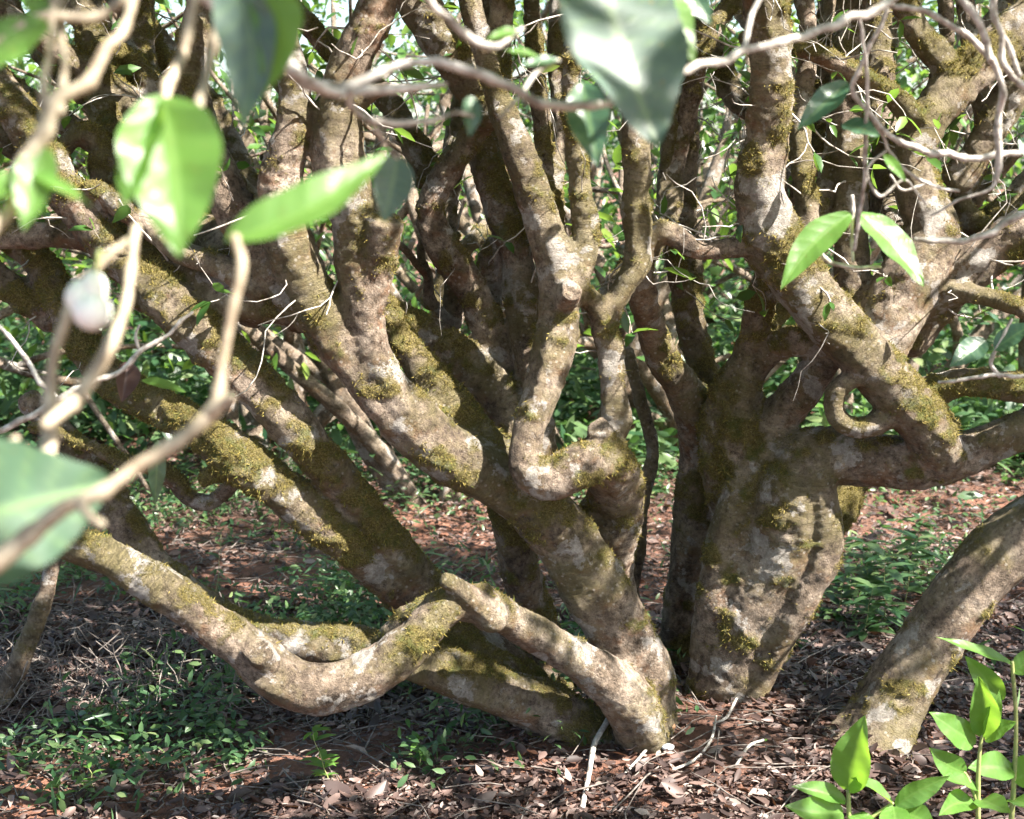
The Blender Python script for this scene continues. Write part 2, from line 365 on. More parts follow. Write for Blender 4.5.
# ------------------------------------------------------------------ leaf scatter
def leaves(C, D, Nn, ln, wd, fold=.35, droop=.25):
    """many small folded leaves: C base, D direction, Nn up, arrays"""
    n = len(C); D = D/np.linalg.norm(D,axis=1)[:,None]; Sd = np.cross(D, Nn); Sd /= np.linalg.norm(Sd,axis=1)[:,None]+1e-9; U = np.cross(Sd, D)
    ln = np.asarray(ln).reshape(-1,1)*np.ones((n,1)); wd = np.asarray(wd).reshape(-1,1)*np.ones((n,1))
    dr = np.asarray(droop).reshape(-1,1)*np.ones((n,1)); fo = np.asarray(fold).reshape(-1,1)*np.ones((n,1))
    def pt(t, s): return C+D*ln*t+Sd*wd*s+U*(np.abs(s)*wd*fo-dr*ln*t*t)
    V = np.stack([pt(0,0), pt(.3,0), pt(.68,0), pt(1,0), pt(.3,.45), pt(.68,.40), pt(.3,-.45), pt(.68,-.40)], 1).reshape(-1,3)
    b = np.arange(n)[:,None,None]*8
    tr = (np.array([[0,4,1],[0,1,6],[2,5,3],[2,3,7]])[None]+b).reshape(-1,3)
    q = (np.array([[1,4,5,2],[1,2,7,6]])[None]+b).reshape(-1,4)
    return V, q, tr
def unit_(v): v = np.asarray(v, float); return v/(np.linalg.norm(v, axis=-1, keepdims=True)+1e-9)
SPOTS = []  # (point, radius): chosen sunlit places; leaves on their sun rays are left out
def spots(s, Y):
    for a in s.split():
        x, y, r = [float(v) for v in a.split(',')]; p = P(x, y, Y); SPOTS.append((p, PR(r*2, p)))
def keep_light(C):
    k = np.ones(len(C), bool)
    for p, r in SPOTS:
        d = C-p; a = d@SUN; m = np.linalg.norm(d-a[:,None]*SUN, axis=1)
        k &= ~((m < r*1.25+.05) & (a > .2))
    return k
#====================================================================== TREES
exec_limbs = {}
A = [
('trunk', '640,800,84,3.07 643,755,82,3.06 645,710,66 634,660,62 603,600,64,3.0 565,543,64 525,500,64,2.95 480,470,62 437,446,60 402,412,60,2.87', .0),
('limb', '402,412,56,2.87 362,368,50 335,333,50 308,290,50 286,240,50 279,190,44 289,140,36 295,90,34 284,40,34 270,-30,34,2.8', -.05),
('limb', '402,410,50,2.86 378,372,46 366,328,42 360,280,42 353,228,42 341,175,50 339,115,48 352,60,40 375,10,44 390,-40,40,2.78', -.12),
('broken_stub', '372,300,34,2.84 379,258,36 388,220,38,2.80', -.1),
('limb', '315,318,40,2.86 275,268,44 238,218,42 216,165,38 197,115,34 187,70,36 198,20,34 212,-40,34,2.95', .0),
('limb', '525,492,40,2.97 484,446,44 448,402,40 418,362,34 396,330,28 384,300,22,3.0', .32),
('limb', '325,322,34,2.88 290,308,40 245,300,44 205,290,42 165,272,42 130,252,38 95,238,32 50,235,28 10,238,26 -40,230,26,3.1', -.02),
('limb', '262,290,22,2.87 220,266,26 186,254,24 155,232,24 120,205,24 90,190,20,2.98', .0),
('limb', '575,738,50,3.12 520,680,46,3.12 465,625,40,3.15 420,578,38,3.09 375,528,38,3.0 335,478,40 295,428,42,2.9 255,385,46 215,345,50 175,305,52,2.92 138,270,46,2.97 98,232,40 62,186,40 32,138,38 5,95,36 -40,50,36,3.05', .12),
('limb', '560,735,52,3.08 495,672,48,3.08 440,622,46,3.13 390,577,46,3.07 340,535,46,2.97 290,497,46 245,462,44,2.88 195,425,38 150,402,34,2.95 112,380,34 85,345,36 60,300,34 40,265,34 10,235,32 -40,215,32,3.3', .25),
('branch', '262,482,22,2.9 236,475,17 212,474,14 202,480,12,2.88', .35),
('branch', '30,428,11,3.0 62,436,12 92,447,13 122,462,14 150,466,18 170,478,20 188,498,20 208,503,18 222,494,18 232,485,17,2.98', .1),
('limb', '648,748,60,3.0 634,708,54,2.93 600,675,46 560,650,38 515,624,36 495,612,36 476,604,36,2.79 456,604,34 440,612,38 418,634,42 396,655,46,2.73 372,671,48 342,685,50 305,687,50 274,674,50 246,650,46 215,628,42 165,592,42 115,560,38 70,545,34 25,538,26 -40,532,26,2.62', -.12),
('broken_stub', '494,618,34,2.78 474,600,28 460,590,22 443,579,16,2.73', -.6),
('broken_stub', '282,684,34,2.7 266,664,32 256,650,30,2.62', -.5),
('branch', '462,604,22,2.82 425,608,20 398,624,20 378,645,18,2.86', .2),
('limb', '605,745,64,3.05 553,710,52 500,692,48 440,672,44,2.98 380,650,38 310,642,42 250,630,38 200,603,36 150,560,36 115,510,34 92,470,30 60,430,26 30,400,26,3.1', .05),
('limb', '560,700,44,3.3 535,620,42 518,560,36 503,505,30,3.15', .2),
('root', '520,800,60,3.18 535,755,60,3.15 570,735,60 610,742,60,3.08', -.2),
('root', '650,742,44,3.03 678,758,26,2.99 706,772,12,2.95', -.2),
('limb', '628,770,56,3.2 622,640,46,3.26 614,575,44,3.26 610,530,60 616,495,54,3.12 612,460,42,2.96', -.05),
('limb', '614,452,42,2.88 584,464,38,2.82 550,480,38 525,470,34,2.81 527,434,32 541,392,38,2.85 552,350,42 558,308,44,2.88 556,265,42 543,225,38 527,180,36 513,140,32 498,100,24 484,55,22 470,5,22 460,-40,22,2.9', -.12),
('limb', '606,442,36,2.92 617,420,30 613,382,25 611,348,25 605,320,27 622,290,26 638,262,30 637,210,29 637,150,28 633,90,25 628,30,25 625,-40,24,2.95', -.1),
('branch', '606,325,24,2.93 592,300,22 574,290,22,2.9', .1),
('limb', '560,312,32,2.89 577,272,30 586,235,26 581,190,24 576,140,20 571,90,18 573,30,18 577,-40,18,2.92', .1),
('broken_stub', '562,304,28,2.87 572,289,24,2.81', -.4),
('broken_stub', '604,444,30,2.87 598,427,24,2.83', -.3),
('limb', '540,500,44,3.1 515,440,42,3.15 500,400,44 470,368,46 437,341,42 406,322,34 386,307,24,3.22', .05),
('limb', '510,420,36,3.22 492,345,32 473,292,32 444,246,32 431,208,28 447,172,28 472,138,28 492,100,28 500,50,26 505,-40,26,3.1', .05),
('limb', '530,470,36,3.3 480,410,32 440,370,30 408,345,26 375,300,20 350,262,18,3.4', .4),
('limb', '545,500,36,3.2 534,400,34,3.16 525,330,34 518,270,32 503,215,32 487,165,32 478,110,28 482,50,26 488,-40,26,3.3', .0),
('limb', '492,118,40,3.12 466,76,44 437,35,44 405,-20,44 395,-50,44,3.0', .1),
('branch', '548,260,18,3.12 545,200,17 545,150,18 540,100,18 534,40,18 530,-40,18,3.2', .1),
('branch', '562,290,22,3.1 553,240,18 556,180,18 560,120,18 555,50,18 565,-40,18,3.3', .0),
('branch', '640,700,18,3.4 632,600,15,3.4 638,550,15 642,500,15 652,450,14 640,400,13 628,350,12,3.5', -.2),
('limb', '150,300,44,3.14 122,205,36 106,120,32 100,60,34 86,0,34 80,-40,34,3.4', .05),
('limb', '225,255,40,3.0 185,200,34,3.2 160,130,32 143,80,32 138,30,30 142,-40,30,3.5', .05),
('branch', '45,175,14,3.1 62,150,20 82,134,24 102,150,26 104,185,26 92,225,26,3.12', .2),
('limb', '300,110,26,2.86 268,62,24 238,36,24 205,8,22 180,-30,22,3.1', .0),
('branch', '425,300,10,3.3 427,280,10 415,262,9 400,245,9 385,240,8,3.2', -.2),
('branch', '448,320,11,3.3 430,300,12 428,275,11 420,255,10 425,230,9,3.3', -.2),
('branch', '345,130,16,2.83 360,104,16 385,88,12 415,88,10,2.75', -.2),
]
C_ = [
('trunk', '672,760,70,3.52 676,690,58,3.5 682,630,50 692,560,50 699,500,48 703,450,46,3.4 690,402,38 670,372,33 652,335,29 643,300,27 641,262,25,3.02', .08),
('limb', '704,740,60,3.55 710,680,46,3.5 716,600,44 720,520,44 723,440,44 712,390,34 697,350,28 683,300,24 672,240,20 668,180,18 672,110,17 678,50,16 682,-40,16,3.4', .1),
('limb', '712,420,30,3.48 695,330,24 691,270,26 686,200,22 690,140,20 685,90,20 692,20,20 695,-40,18,3.6', .05),
('limb', '720,460,30,3.52 745,400,20 770,330,16 800,290,16 840,270,14,3.9', .2),
]
B = [
('trunk', '716,800,80,3.27 719,725,62,3.24 736,668,74 757,610,86 782,560,90,3.2 784,510,82 790,478,68,3.16', .05),
('trunk', '702,740,44,3.26 710,680,44 720,600,48,3.2 736,530,50 752,478,46 765,450,40,3.2', .05),
('trunk', '742,715,34,3.2 762,668,36 795,600,46,3.14 818,545,46 815,495,44 812,470,40,3.12', .0),
('root', '735,712,40,3.2 762,734,22,3.16 790,748,10,3.12', -.2),
('root', '706,712,34,3.2 693,734,20,3.16 684,752,10,3.1', -.2),
('limb', '788,500,70,3.18 806,460,60 845,458,58 888,462,54 930,462,48 975,450,42 1030,428,38 1090,400,36,3.05', .02),
('limb', '748,600,50,3.3 744,540,60,3.3 736,480,64 735,430,66 738,392,48 750,350,32 758,310,30 770,270,30 795,240,26,3.15', .15),
('limb', '735,415,40,3.27 752,372,26 778,348,29 810,343,31 845,345,30,3.1', .0),
('limb', '750,470,50,3.25 776,422,42 802,392,38 824,362,36 850,335,34,3.12', -.25),
('limb', '945,462,48,3.07 926,427,50 900,395,52 868,357,54 835,320,56 802,283,58 773,240,58 759,190,50 767,140,45 772,95,42 770,50,42 766,5,48 764,-40,48,2.9', .14),
('limb', '868,365,52,3.12 893,312,62 916,266,66 928,225,56 915,180,46 918,135,42 950,92,44 990,52,46 1045,5,46,3.2', -.05),
('limb', '870,340,44,3.18 855,290,38 850,235,36 852,180,34 850,130,32 845,70,30 851,20,30 856,-40,30,3.3', .0),
('limb', '835,325,30,3.1 814,290,26 808,250,26 806,200,24 800,150,24 803,100,22 808,50,20 800,-40,20,3.15', -.05),
('limb', '895,405,40,3.15 940,388,32 975,381,30 1045,392,30,3.05', .15),
('branch', '925,310,30,3.15 955,290,24 990,298,19 1045,318,20,3.0', .1),
('limb', '745,40,18,3.05 790,46,18 825,58,20 862,76,20 895,97,20 925,130,24,3.15', .1),
('limb', '962,98,30,3.17 947,66,26 922,36,26 905,5,26 893,-40,26,3.2', .05),
('limb', '888,230,34,3.3 884,180,30 882,130,28 880,80,28 877,30,28 882,-40,28,3.45', .05),
('limb', '905,340,44,3.2 948,288,46 985,255,46 1050,222,46,3.1', -.02),
('limb', '955,180,34,3.25 972,160,32 1002,110,34 1035,40,34,3.2', .0),
('branch', '888,378,22,3.0 858,378,20 836,394,22 838,418,22 862,427,22 892,415,26,3.03', -.2),
('branch', '775,245,26,2.98 750,246,22 720,250,21 698,249,22 668,232,25 648,242,26 638,262,26,2.98', -.15),
('branch', '780,130,18,3.3 810,105,14 830,85,13 845,60,12,3.4', .2),
('branch', '905,180,20,3.4 925,120,16 945,40,16 940,-30,16,3.5', .1),
('branch', '1000,250,26,3.3 960,200,24 985,140,22 975,60,20 960,-30,18,3.4', .1),
('branch', '800,260,22,3.2 820,200,18 835,120,16 825,50,15 835,-30,14,3.4', .1),
('limb', '775,560,40,3.26 832,520,36,3.3 850,490,30 870,440,28,3.4', .3),
]
Dt = [
('trunk', '842,810,118,3.04 866,752,90,3.02 896,698,70,3.04 934,640,64 968,588,66 1006,548,70 1070,505,74 1140,455,68,3.05 1230,370,58,3.1 1300,230,48 1340,60,42 1400,-120,36,3.2', -.1),
('root', '786,756,14,2.98 822,746,26 852,732,40 888,706,48,3.03', -.3),
]
SP = """60,250,12 110,245,12 140,310,10 160,320,12 100,380,12 180,400,12 210,440,12 150,290,12 230,350,12 205,130,12 215,180,10 250,240,10 300,140,10 330,150,12 345,190,12 470,20,10 440,40,12 420,20,10 515,140,10 20,90,14 10,70,12 60,150,10 30,215,12 70,225,10 230,40,14 245,35,12 430,200,12 445,175,12 500,100,9 505,150,9 470,290,11 490,320,9 375,100,11 385,310,14 383,350,10
310,250,8 325,265,9 355,400,12 400,400,14 405,380,12 420,420,12 440,400,14 460,430,12 485,430,9 372,425,10 590,240,10 586,215,9 571,286,8 548,200,9 530,190,8 527,298,8 612,350,7
657,325,10 690,380,14 682,360,12 700,398,10 662,345,9 708,460,10 708,490,10 708,510,8 480,475,11 492,482,9 537,475,7 600,422,7 785,60,9 795,100,9 806,180,12 808,150,8 880,65,13 893,75,9
930,60,12 950,70,9 960,95,10 868,350,11 885,332,11 905,355,10 915,385,14 893,380,11 930,400,12 838,400,9 855,330,9 830,300,9 770,262,9 742,382,10 732,350,9 748,330,10 760,290,11 720,250,11
690,242,9 665,240,9 748,245,9 800,505,12 792,520,10 745,670,15 757,640,9 735,702,13 738,720,9 820,432,9 955,430,10 1000,290,9 962,290,9 1005,240,10 975,100,14 1000,60,12 912,200,9 882,200,10
832,200,8 960,382,9 295,420,15 312,450,14 330,475,15 352,500,14 272,390,11 252,370,9 368,515,10 200,330,9 170,270,13 220,275,14 240,290,12 190,260,12 350,540,13 362,555,12 305,500,13 270,480,15
240,470,12 295,512,12 382,560,11 225,445,10 105,550,14 140,562,13 160,577,12 192,592,9 245,668,9 262,655,9 340,680,14 352,668,13 375,662,13 400,642,17 420,622,15 440,607,13 432,635,12 495,608,14
520,612,8 600,690,15 615,702,14 590,678,11 657,700,9 658,716,8 350,650,13 320,656,10 370,645,10 450,230,9 340,230,8 350,310,8 290,170,9 1010,590,9 985,600,8 640,100,8 632,60,9 575,180,8"""
def find_spots():
    global SP
    rs = np.random.default_rng(12); SP += ' '+' '.join('%d,%d,%d' % (rs.uniform(0,1024), rs.uniform(0,330), rs.uniform(7,15)) for k in range(70))
    dg = bpy.context.evaluated_depsgraph_get(); dg.update()
    for a in SP.split():
        x, y, r = [float(v) for v in a.split(',')]; d = unit(P(x, y, 3)-CAM)
        hit, loc, nn, i, o, m = S.ray_cast(dg, Vector(CAM), Vector(d))
        if hit and loc[1] < 4.2: loc = np.array(loc); SPOTS.append((loc, PR(r*2, loc)))
    for a in '100,795,16 180,808,16 60,803,12 330,790,16 400,808,12 560,800,10 650,806,20 800,785,20 860,770,14 730,806,16 930,740,12 20,775,9 590,810,12'.split():
        x, y, r = [float(v) for v in a.split(',')]; p = G(x, y); SPOTS.append((p, PR(r*2, p)))
    for a in '250,555,26 300,590,20 190,540,14 220,580,16 650,465,20 645,400,34 630,370,20 900,500,16 960,480,12 1000,440,18 790,365,22 930,540,16 700,620,8 130,520,16 340,600,14'.split():
        x, y, r = [float(v) for v in a.split(',')]; p = G(x, y) if y > 430 else P(x, y, 7.5); SPOTS.append((p, PR(r*2, p)))
spots('165,180,60 300,180,55 25,535,20 130,250,14 92,300,20 212,405,16 150,460,12 45,425,16 275,50,20 30,195,30 85,80,16', .8)
spots('620,60,60 400,80,40 330,80,30 530,95,30 740,50,40 840,30,40', 1.2)
spots('895,245,28 815,250,24 940,25,26 990,120,30 920,150,26 860,120,26 985,235,20', 1.9)
spots('850,750,30 980,690,30 980,640,26 900,790,34 1000,770,30 940,740,16', 2.45)
def extra(n, x0, x1, Y0, Y1, lean, seed):
    rs = np.random.default_rng(seed); out = []
    for k in range(n):
        x = rs.uniform(x0, x1); y = rs.uniform(180, 330); wd = rs.uniform(20, 34); Y = rs.uniform(Y0, Y1); pts = []; vx = lean(x)+rs.normal(0, .25)
        while y > -70:
            pts.append('%.0f,%.0f,%.0f,%.2f' % (x, y, wd, Y)); st = rs.uniform(38, 62); y -= st; vx = .6*vx+.4*lean(x)+rs.normal(0, .33); x += vx*st; wd *= .93; Y += rs.uniform(-.02,.06)
        out.append(('branch', ' '.join(pts), rs.uniform(-.1,.15)))
    return out
def build(root, spec, **k):
    limbs = []
    for nm, s, ms in spec:
        p = L(s); limbs.append((nm, p, ms)); last = s.split()[-1].split(',')
        if float(last[1]) < 0 or float(last[0]) > W or float(last[0]) < 0:
            EXITS.append((p[-1], unit(p[-1][:3]-p[-2][:3]), root))
    grow_tree(root, limbs, **k)
tA = thing('tea_tree', 'old many-stemmed tea tree with mossy limbs fanning low to the left', 'tree', (.29,3.06,0))
tC = thing('tea_tree', 'narrow twin-stemmed tea tree rising just behind, left of the thick swollen trunk', 'tree', (.42,3.5,0))
tB = thing('tea_tree', 'stout tea tree with a swollen leaning trunk and a heavy level limb reaching right', 'tree', (.5,3.25,0))
tD = thing('tea_tree', 'leaning bare brown trunk at the lower right, slanting out of frame above the seedlings', 'tree', (.8,3.12,0))
A += extra(15, 20, 600, 3.15, 3.6, lambda x: (x-420)/420*(1.7 if x < 300 else .9), 5)
B += extra(9, 690, 1000, 3.3, 3.8, lambda x: (x-760)/260*.6, 6)
build(tA, A, vox=.0062, seed=1, blades=170000)
build(tC, C_, vox=.007, seed=2, blades=40000)
build(tB, B, vox=.0062, seed=3, blades=110000)
build(tD, Dt, vox=.007, seed=4, blades=12000)
find_spots()
# ------------------------------------------------------------------ crowns
def grow(p, d, r, ln, lvl, out, tips, wander=.35, rs=rng):
    n = 5; pts = [[*p, r]]; d = unit(d)
    for i in range(n):
        d = unit(d+rs.normal(0, wander/2, 3)+[0,0,.08]); p = p+d*ln/n; r *= .9
        pts.append([*p, r])
        if lvl > 0 and i >= 1 and rs.random() < .55:
            grow(p, d+rs.normal(0,.75,3), r*.65, ln*.7, lvl-1, out, tips, wander, rs)
    out.append(np.array(pts)); 
    if lvl <= 1:
        for a in pts[2:]: tips.append(a[:3])
def spray(tips, per, spread, size, light=True, rs=rng):
    tips = np.array(tips); C = np.repeat(tips, per, 0)+rs.normal(0, spread, (len(tips)*per,3))
    D = unit(rs.normal(0,1,C.shape)+[0,0,-.1]); Nn = unit(rs.normal(0,.6,C.shape)+[0,0,1])
    if light: k = keep_light(C); C, D, Nn = C[k], D[k], Nn[k]
    n = len(C); ln = rs.uniform(.7,1.25,n)*size
    return leaves(C, D, Nn, ln, ln*.42, .3, rs.uniform(0,.3,n))
def pix(Pt):
    d = Pt-CAM; dz = d@fw; return W/2+d[:,0]/dz*F, H/2-(d@up)/dz*F, dz
for root in (tA, tB, tC):
    out = []; tips = []
    for (e, d, r) in EXITS:
        if r is not root: continue
        grow(e[:3], d*[1,1,.5]+[0,0,.5], e[3]*.95, .75, 2, out, tips)
    bag = Bag()
    for c in out: bag.add(*tube(spline(c, .03), 7, False))
    o = bag.build('upper_branches', M['barkfar'], root); o['kind'] = 'stuff'
    tp = np.array(tips); print('tips', len(tp)); pv, qv, dz = pix(tp)
    tp = tp[(tp[:,2] > 1.0) & ((qv < 10) | (pv < -20) | (pv > W+20))]
    bag = Bag(); bag.add(*spray(tp, 5, .10, .085)); bag.build('crown', M['leaf'], root)
# out-of-view leaf mass added to shade the scene, with gaps cut for sun patches
def shade_slab(root, n, x0, x1, y0, y1, z0, z1, size=.09):
    C = np.stack([rng.uniform(x0,x1,n), rng.uniform(y0,y1,n), rng.uniform(z0,z1,n)], 1)
    cl = fbm(C*[1.6,1.6,1.6], 3, 44); C = C[cl > -.28]
    k = keep_light(C); C = C[k]; a, b, dz = pix(C)
    m = ~((dz > 0) & (a > -60) & (a < W+60) & (b > -40) & (b < H+60)); C = C[m]; n = len(C)
    D = unit(rng.normal(0,1,C.shape)); Nn = unit(rng.normal(0,.55,C.shape)+[0,0,1]); ln = rng.uniform(.7,1.3,n)*size
    bag = Bag(); bag.add(*leaves(C, D, Nn, ln, ln*.42, .3, .15)); bag.build('crown', M['leaf'], root)  # added shade leaves, hung on the tree beside its own grown crown
shade_slab(tB, 18500, -.3, 5.4, -.6, 3.6, 2.0, 3.6)
shade_slab(tA, 7500, -2.8, .6, .2, 3.6, 2.0, 3.2)
shade_slab(tA, 2600, .2, 1.4, 1.6, 2.7, 2.1, 2.7)  # extra leaves added to shade the ground at the lower left
shade_slab(tC, 4500, -4.5, 8.5, 3.6, 10, 2.6, 4.6, .15)  # high leaves added out of view to shade the background
# ------------------------------------------------------------------ background thicket
def bg_tree(x, y, h, label, seed, stems=5, lean=.5, per=7, size=.085, mat='leaf', low=.25, r0=.05):
    rs = np.random.default_rng(seed); z = gzp(x, y); root = thing('background_tree', label, 'tree', (x,y,z), 'trees behind the big tea trees')
    out = []; tips = []
    for k in range(stems):
        a = rs.uniform(0, 2*np.pi); d = np.array([math.cos(a)*lean, math.sin(a)*lean, 1.])
        grow(np.array([x+math.cos(a)*.08, y+math.sin(a)*.08, z-.05]), d, r0*rs.uniform(.7,1.1), h*rs.uniform(.5,.75), 2, out, tips, .4, rs)
    bag = Bag()
    for c in out: bag.add(*tube(spline(c, .06), 8, False))
    bag.build('trunk', M['barkfar'], root)
    tips = np.array(tips); tips = tips[tips[:,2] > z+low]
    b = Bag(); b.add(*spray(tips, per, .14, size, False, rs)); b.build('crown', M[mat], root)
BG = [(-2.6,5.4,2.3,'mossy tree at the far left behind the blurred twigs'),(-1.1,6.2,2.6,'slender tree seen between the left limbs of the old tea tree'),
 (-.3,5.6,2.5,'tree seen through the fork left of centre'),(.35,6.0,2.7,'tree seen in the gap right of the central upright stems'),(.9,6.6,2.6,'leafy tree in the sunlit gap above the red soil'),
 (1.75,7.0,2.7,'tree behind the level limb at the right'),(2.7,6.8,2.8,'tree at the far right edge behind the drooping twigs'),
 (-3.6,7.6,3.0,'dark leafy tree at the far left rear'),(-2.1,8.2,3.2,'dark leafy tree behind the blurred green leaf'),(-.7,8.6,3.2,'leafy tree at the rear behind the left fork'),
 (.7,8.8,3.3,'leafy tree at the rear behind the central stems'),(2.1,8.4,3.2,'leafy tree at the rear right of the central stems'),(3.6,8.0,3.1,'leafy tree at the far right rear'),
 (-4.4,10.5,3.8,'farthest dark tree on the left'),(-1.6,11,3.9,'farthest dark tree left of centre'),(1.2,11.4,4.0,'farthest dark tree right of centre'),(4.2,10.8,3.9,'farthest dark tree on the right')]
for i, (x, y, h, lb) in enumerate(BG):
    far = y > 7
    bg_tree(x, y, h, lb, 100+i, stems=4, lean=.75 if far else .5, per=10 if far else 7, size=.10 if far else .08, low=.1 if far else .5, r0=.07 if far else .055)
# low bushy undergrowth closing the view behind
def mass(name, label, cat, pts, n, spread, size, mat, low=0, wf=.42, **k):
    C = []
    for (x, y, sx, sy, h, wgt) in pts:
        m = int(n*wgt); px = rng.normal(x, sx, m); py = rng.normal(y, sy, m); hz = rng.beta(1.1, 1.6, m)*h
        C.append(np.stack([px, py, gz(px, py)+low+hz], 1))
    C = np.vstack(C); cl = fbm(C*2.4, 3, 60); C = C[cl > -.15]; n = len(C)
    D = unit(rng.normal(0,1,C.shape)*[1,1,.5]+[0,0,.15]); Nn = unit(rng.normal(0,.5,C.shape)+[0,-.3,1]); ln = rng.uniform(.6,1.4,n)*size
    b = Bag(); b.add(*leaves(C, D, Nn, ln, ln*wf, .25, .2)); o = b.build(name, M[mat]); props(o, label, cat, kind='stuff'); return o
mass('undergrowth', 'dense leafy undergrowth closing the view behind the tea trees', 'undergrowth',
     [(-5,9.5,1.6,1.2,2.2,1),(-2,9.8,1.6,1.2,2.0,1),(1,10,1.6,1.2,2.0,1),(4,9.8,1.6,1.2,2.2,1),(0,7.2,2.6,.35,.55,1.2),(0,8.2,3.2,.4,.9,1.4),(2.2,6.4,.5,.3,.3,.25),(.2,6.3,.5,.3,.28,.25),(0,12.5,5,1,6.5,5.0),(-3,11,2,.8,4,1),(3,11,2,.8,4,1),(-3,7.6,1,.7,.9,.6),(3.4,7.4,1,.6,.8,.5),(.6,7.8,1.1,.5,.7,.5),(-1.6,7.0,.8,.5,.6,.4)], 6500, 0, .085, 'leafb')
mass('grass', 'thin grassy blades and narrow-leaved weeds among the herbs at the left', 'grass', [(-1.0,3.2,.5,.25,.10,.3),(-.6,4.3,.6,.4,.12,.8),(-1.2,5.2,.7,.5,.16,.7),(1.3,4.2,.4,.4,.1,.4)], 900, 0, .075, 'leafb', wf=.09)
mass('ground_cover', 'low green herbs creeping over the soil between the trunks', 'ground cover',
     [(-1.3,4.6,.35,.35,.13,1),(-.55,4.05,.3,.22,.12,1),(-.75,3.15,.4,.16,.10,.4),(-.25,3.3,.22,.16,.14,.9),(-1.5,5.6,.7,.5,.15,.9),(-.6,6.2,.6,.5,.16,.8),(.05,3.55,.2,.15,.1,.4),(1.35,4.3,.35,.3,.10,.5),(2.2,6,.8,.6,.14,.7),(.45,5.8,.3,.4,.1,.25),(-1.25,3.4,.3,.3,.12,.45)], 4200, 0, .028, 'leafb', wf=.4)
# ------------------------------------------------------------------ litter
def litter():
    C = []
    for (n, x0, x1, y0, y1) in ((120000,-1.6,1.7,2.2,4.2),(50000,-3,3,4.2,7),(9000,-5,5,7,10)):
        C.append(np.stack([rng.uniform(x0,x1,n), rng.uniform(y0,y1,n)], 1))
    C = np.vstack(C); d = fbm(np.c_[C*1.3, np.zeros(len(C))], 2, 77)
    bare = np.exp(-((C[:,0]+.65)**2/.2+(C[:,1]-4.6)**2/.35))
    C = C[(1.3*d+rng.normal(0,.25,len(C))-1.6*bare) > -.62]; n = len(C)
    p = np.c_[C, gz(C[:,0], C[:,1])+rng.uniform(.001,.018,n)]
    a = rng.uniform(0,2*np.pi,n); D = np.stack([np.cos(a), np.sin(a), rng.normal(0,.25,n)], 1)
    Nn = unit(rng.normal(0,.45,(n,3))+[0,0,1]); ln = rng.gamma(2.4, .0068, n)+.006
    b = Bag(); b.add(*leaves(p, D, Nn, ln, ln*rng.uniform(.3,.55,n), rng.uniform(-.5,.8,n), rng.uniform(-.3,.4,n)))
    o = b.build('leaf_litter', M['litter']); props(o, 'brown dead leaves carpeting the reddish soil', 'leaf litter', kind='stuff')
    # fine dead twigs
    b = Bag()
    for k in range(2600):
        x, y = rng.uniform(-1.6,1.7), rng.uniform(2.2,5); z = gzp(x,y)+.008; a = rng.uniform(0,6.28); l = rng.uniform(.05,.28)
        c = np.array([[x+math.cos(a)*l*t, y+math.sin(a)*l*t, z+.012*math.sin(3*t+k), rng.uniform(.0008,.0022)] for t in (0,.4,.7,1)])
        c[:,:2] += rng.normal(0,.006,(4,2)); b.add(*tube(c, 5, False))
    o = b.build('fallen_twigs', M['twigdark']); props(o, 'thin dead twigs strewn through the leaf litter', 'twigs', kind='stuff')
litter()
print('done base')
#FG#
# ------------------------------------------------------------------ twigs and near foliage
def twigs_on(root, spec, n, ylim, label=None, leafy=.5):
    pts = []
    for nm, s_, ms in spec:
        c = spline(L(s_), .03); u, v, dz = pix(c[:,:3]); c = c[(v < ylim) & (v > -60) & (c[:,3] < .07)]
        if len(c): pts.append(c)
    pts = np.vstack(pts); bag = Bag(); T = []
    for k in range(n):
        a = pts[rng.integers(len(pts))]; d = unit(rng.normal(0,1,3)+[0,-.1,.35]); p = a[:3]+d*a[3]*.7; r = rng.uniform(.0010,.0028)
        for gen in range(rng.integers(1,4)):
            ln = rng.uniform(.06,.20); c = [[*p, r]]; q_ = p.copy(); dd = d.copy()
            for i in range(5):
                dd = unit(dd+rng.normal(0,.28,3)); q_ = q_+dd*ln/5; c.append([*q_, r*(1-.1*i)])
            bag.add(*tube(np.array(c), 5, False))
            T.append((q_, dd)); j = rng.integers(2,6); p = np.array(c[j][:3]); d = unit(dd+rng.normal(0,.8,3)); r *= .75
    o = bag.build('twigs', M['twig'], root); o['kind'] = 'stuff'
    T = [t_ for t_ in T if rng.random() < leafy]
    C = np.repeat(np.array([t_[0] for t_ in T]), 2, 0); D = unit(np.repeat(np.array([t_[1] for t_ in T]), 2, 0)+rng.normal(0,.7,C.shape)); n = len(C)
    Nn = unit(rng.normal(0,.5,C.shape)+[0,0,1]); ln = rng.uniform(.03,.065,n); b = Bag(); b.add(*leaves(C, D, Nn, ln, ln*.4, .3, .2))
    o = b.build('leaves', M['leaf'], root); o['kind'] = 'stuff'
twigs_on(tA, A, 170, 330, leafy=.3); twigs_on(tB, B, 280, 300, leafy=.3); twigs_on(tC, C_, 40, 300, leafy=.3)

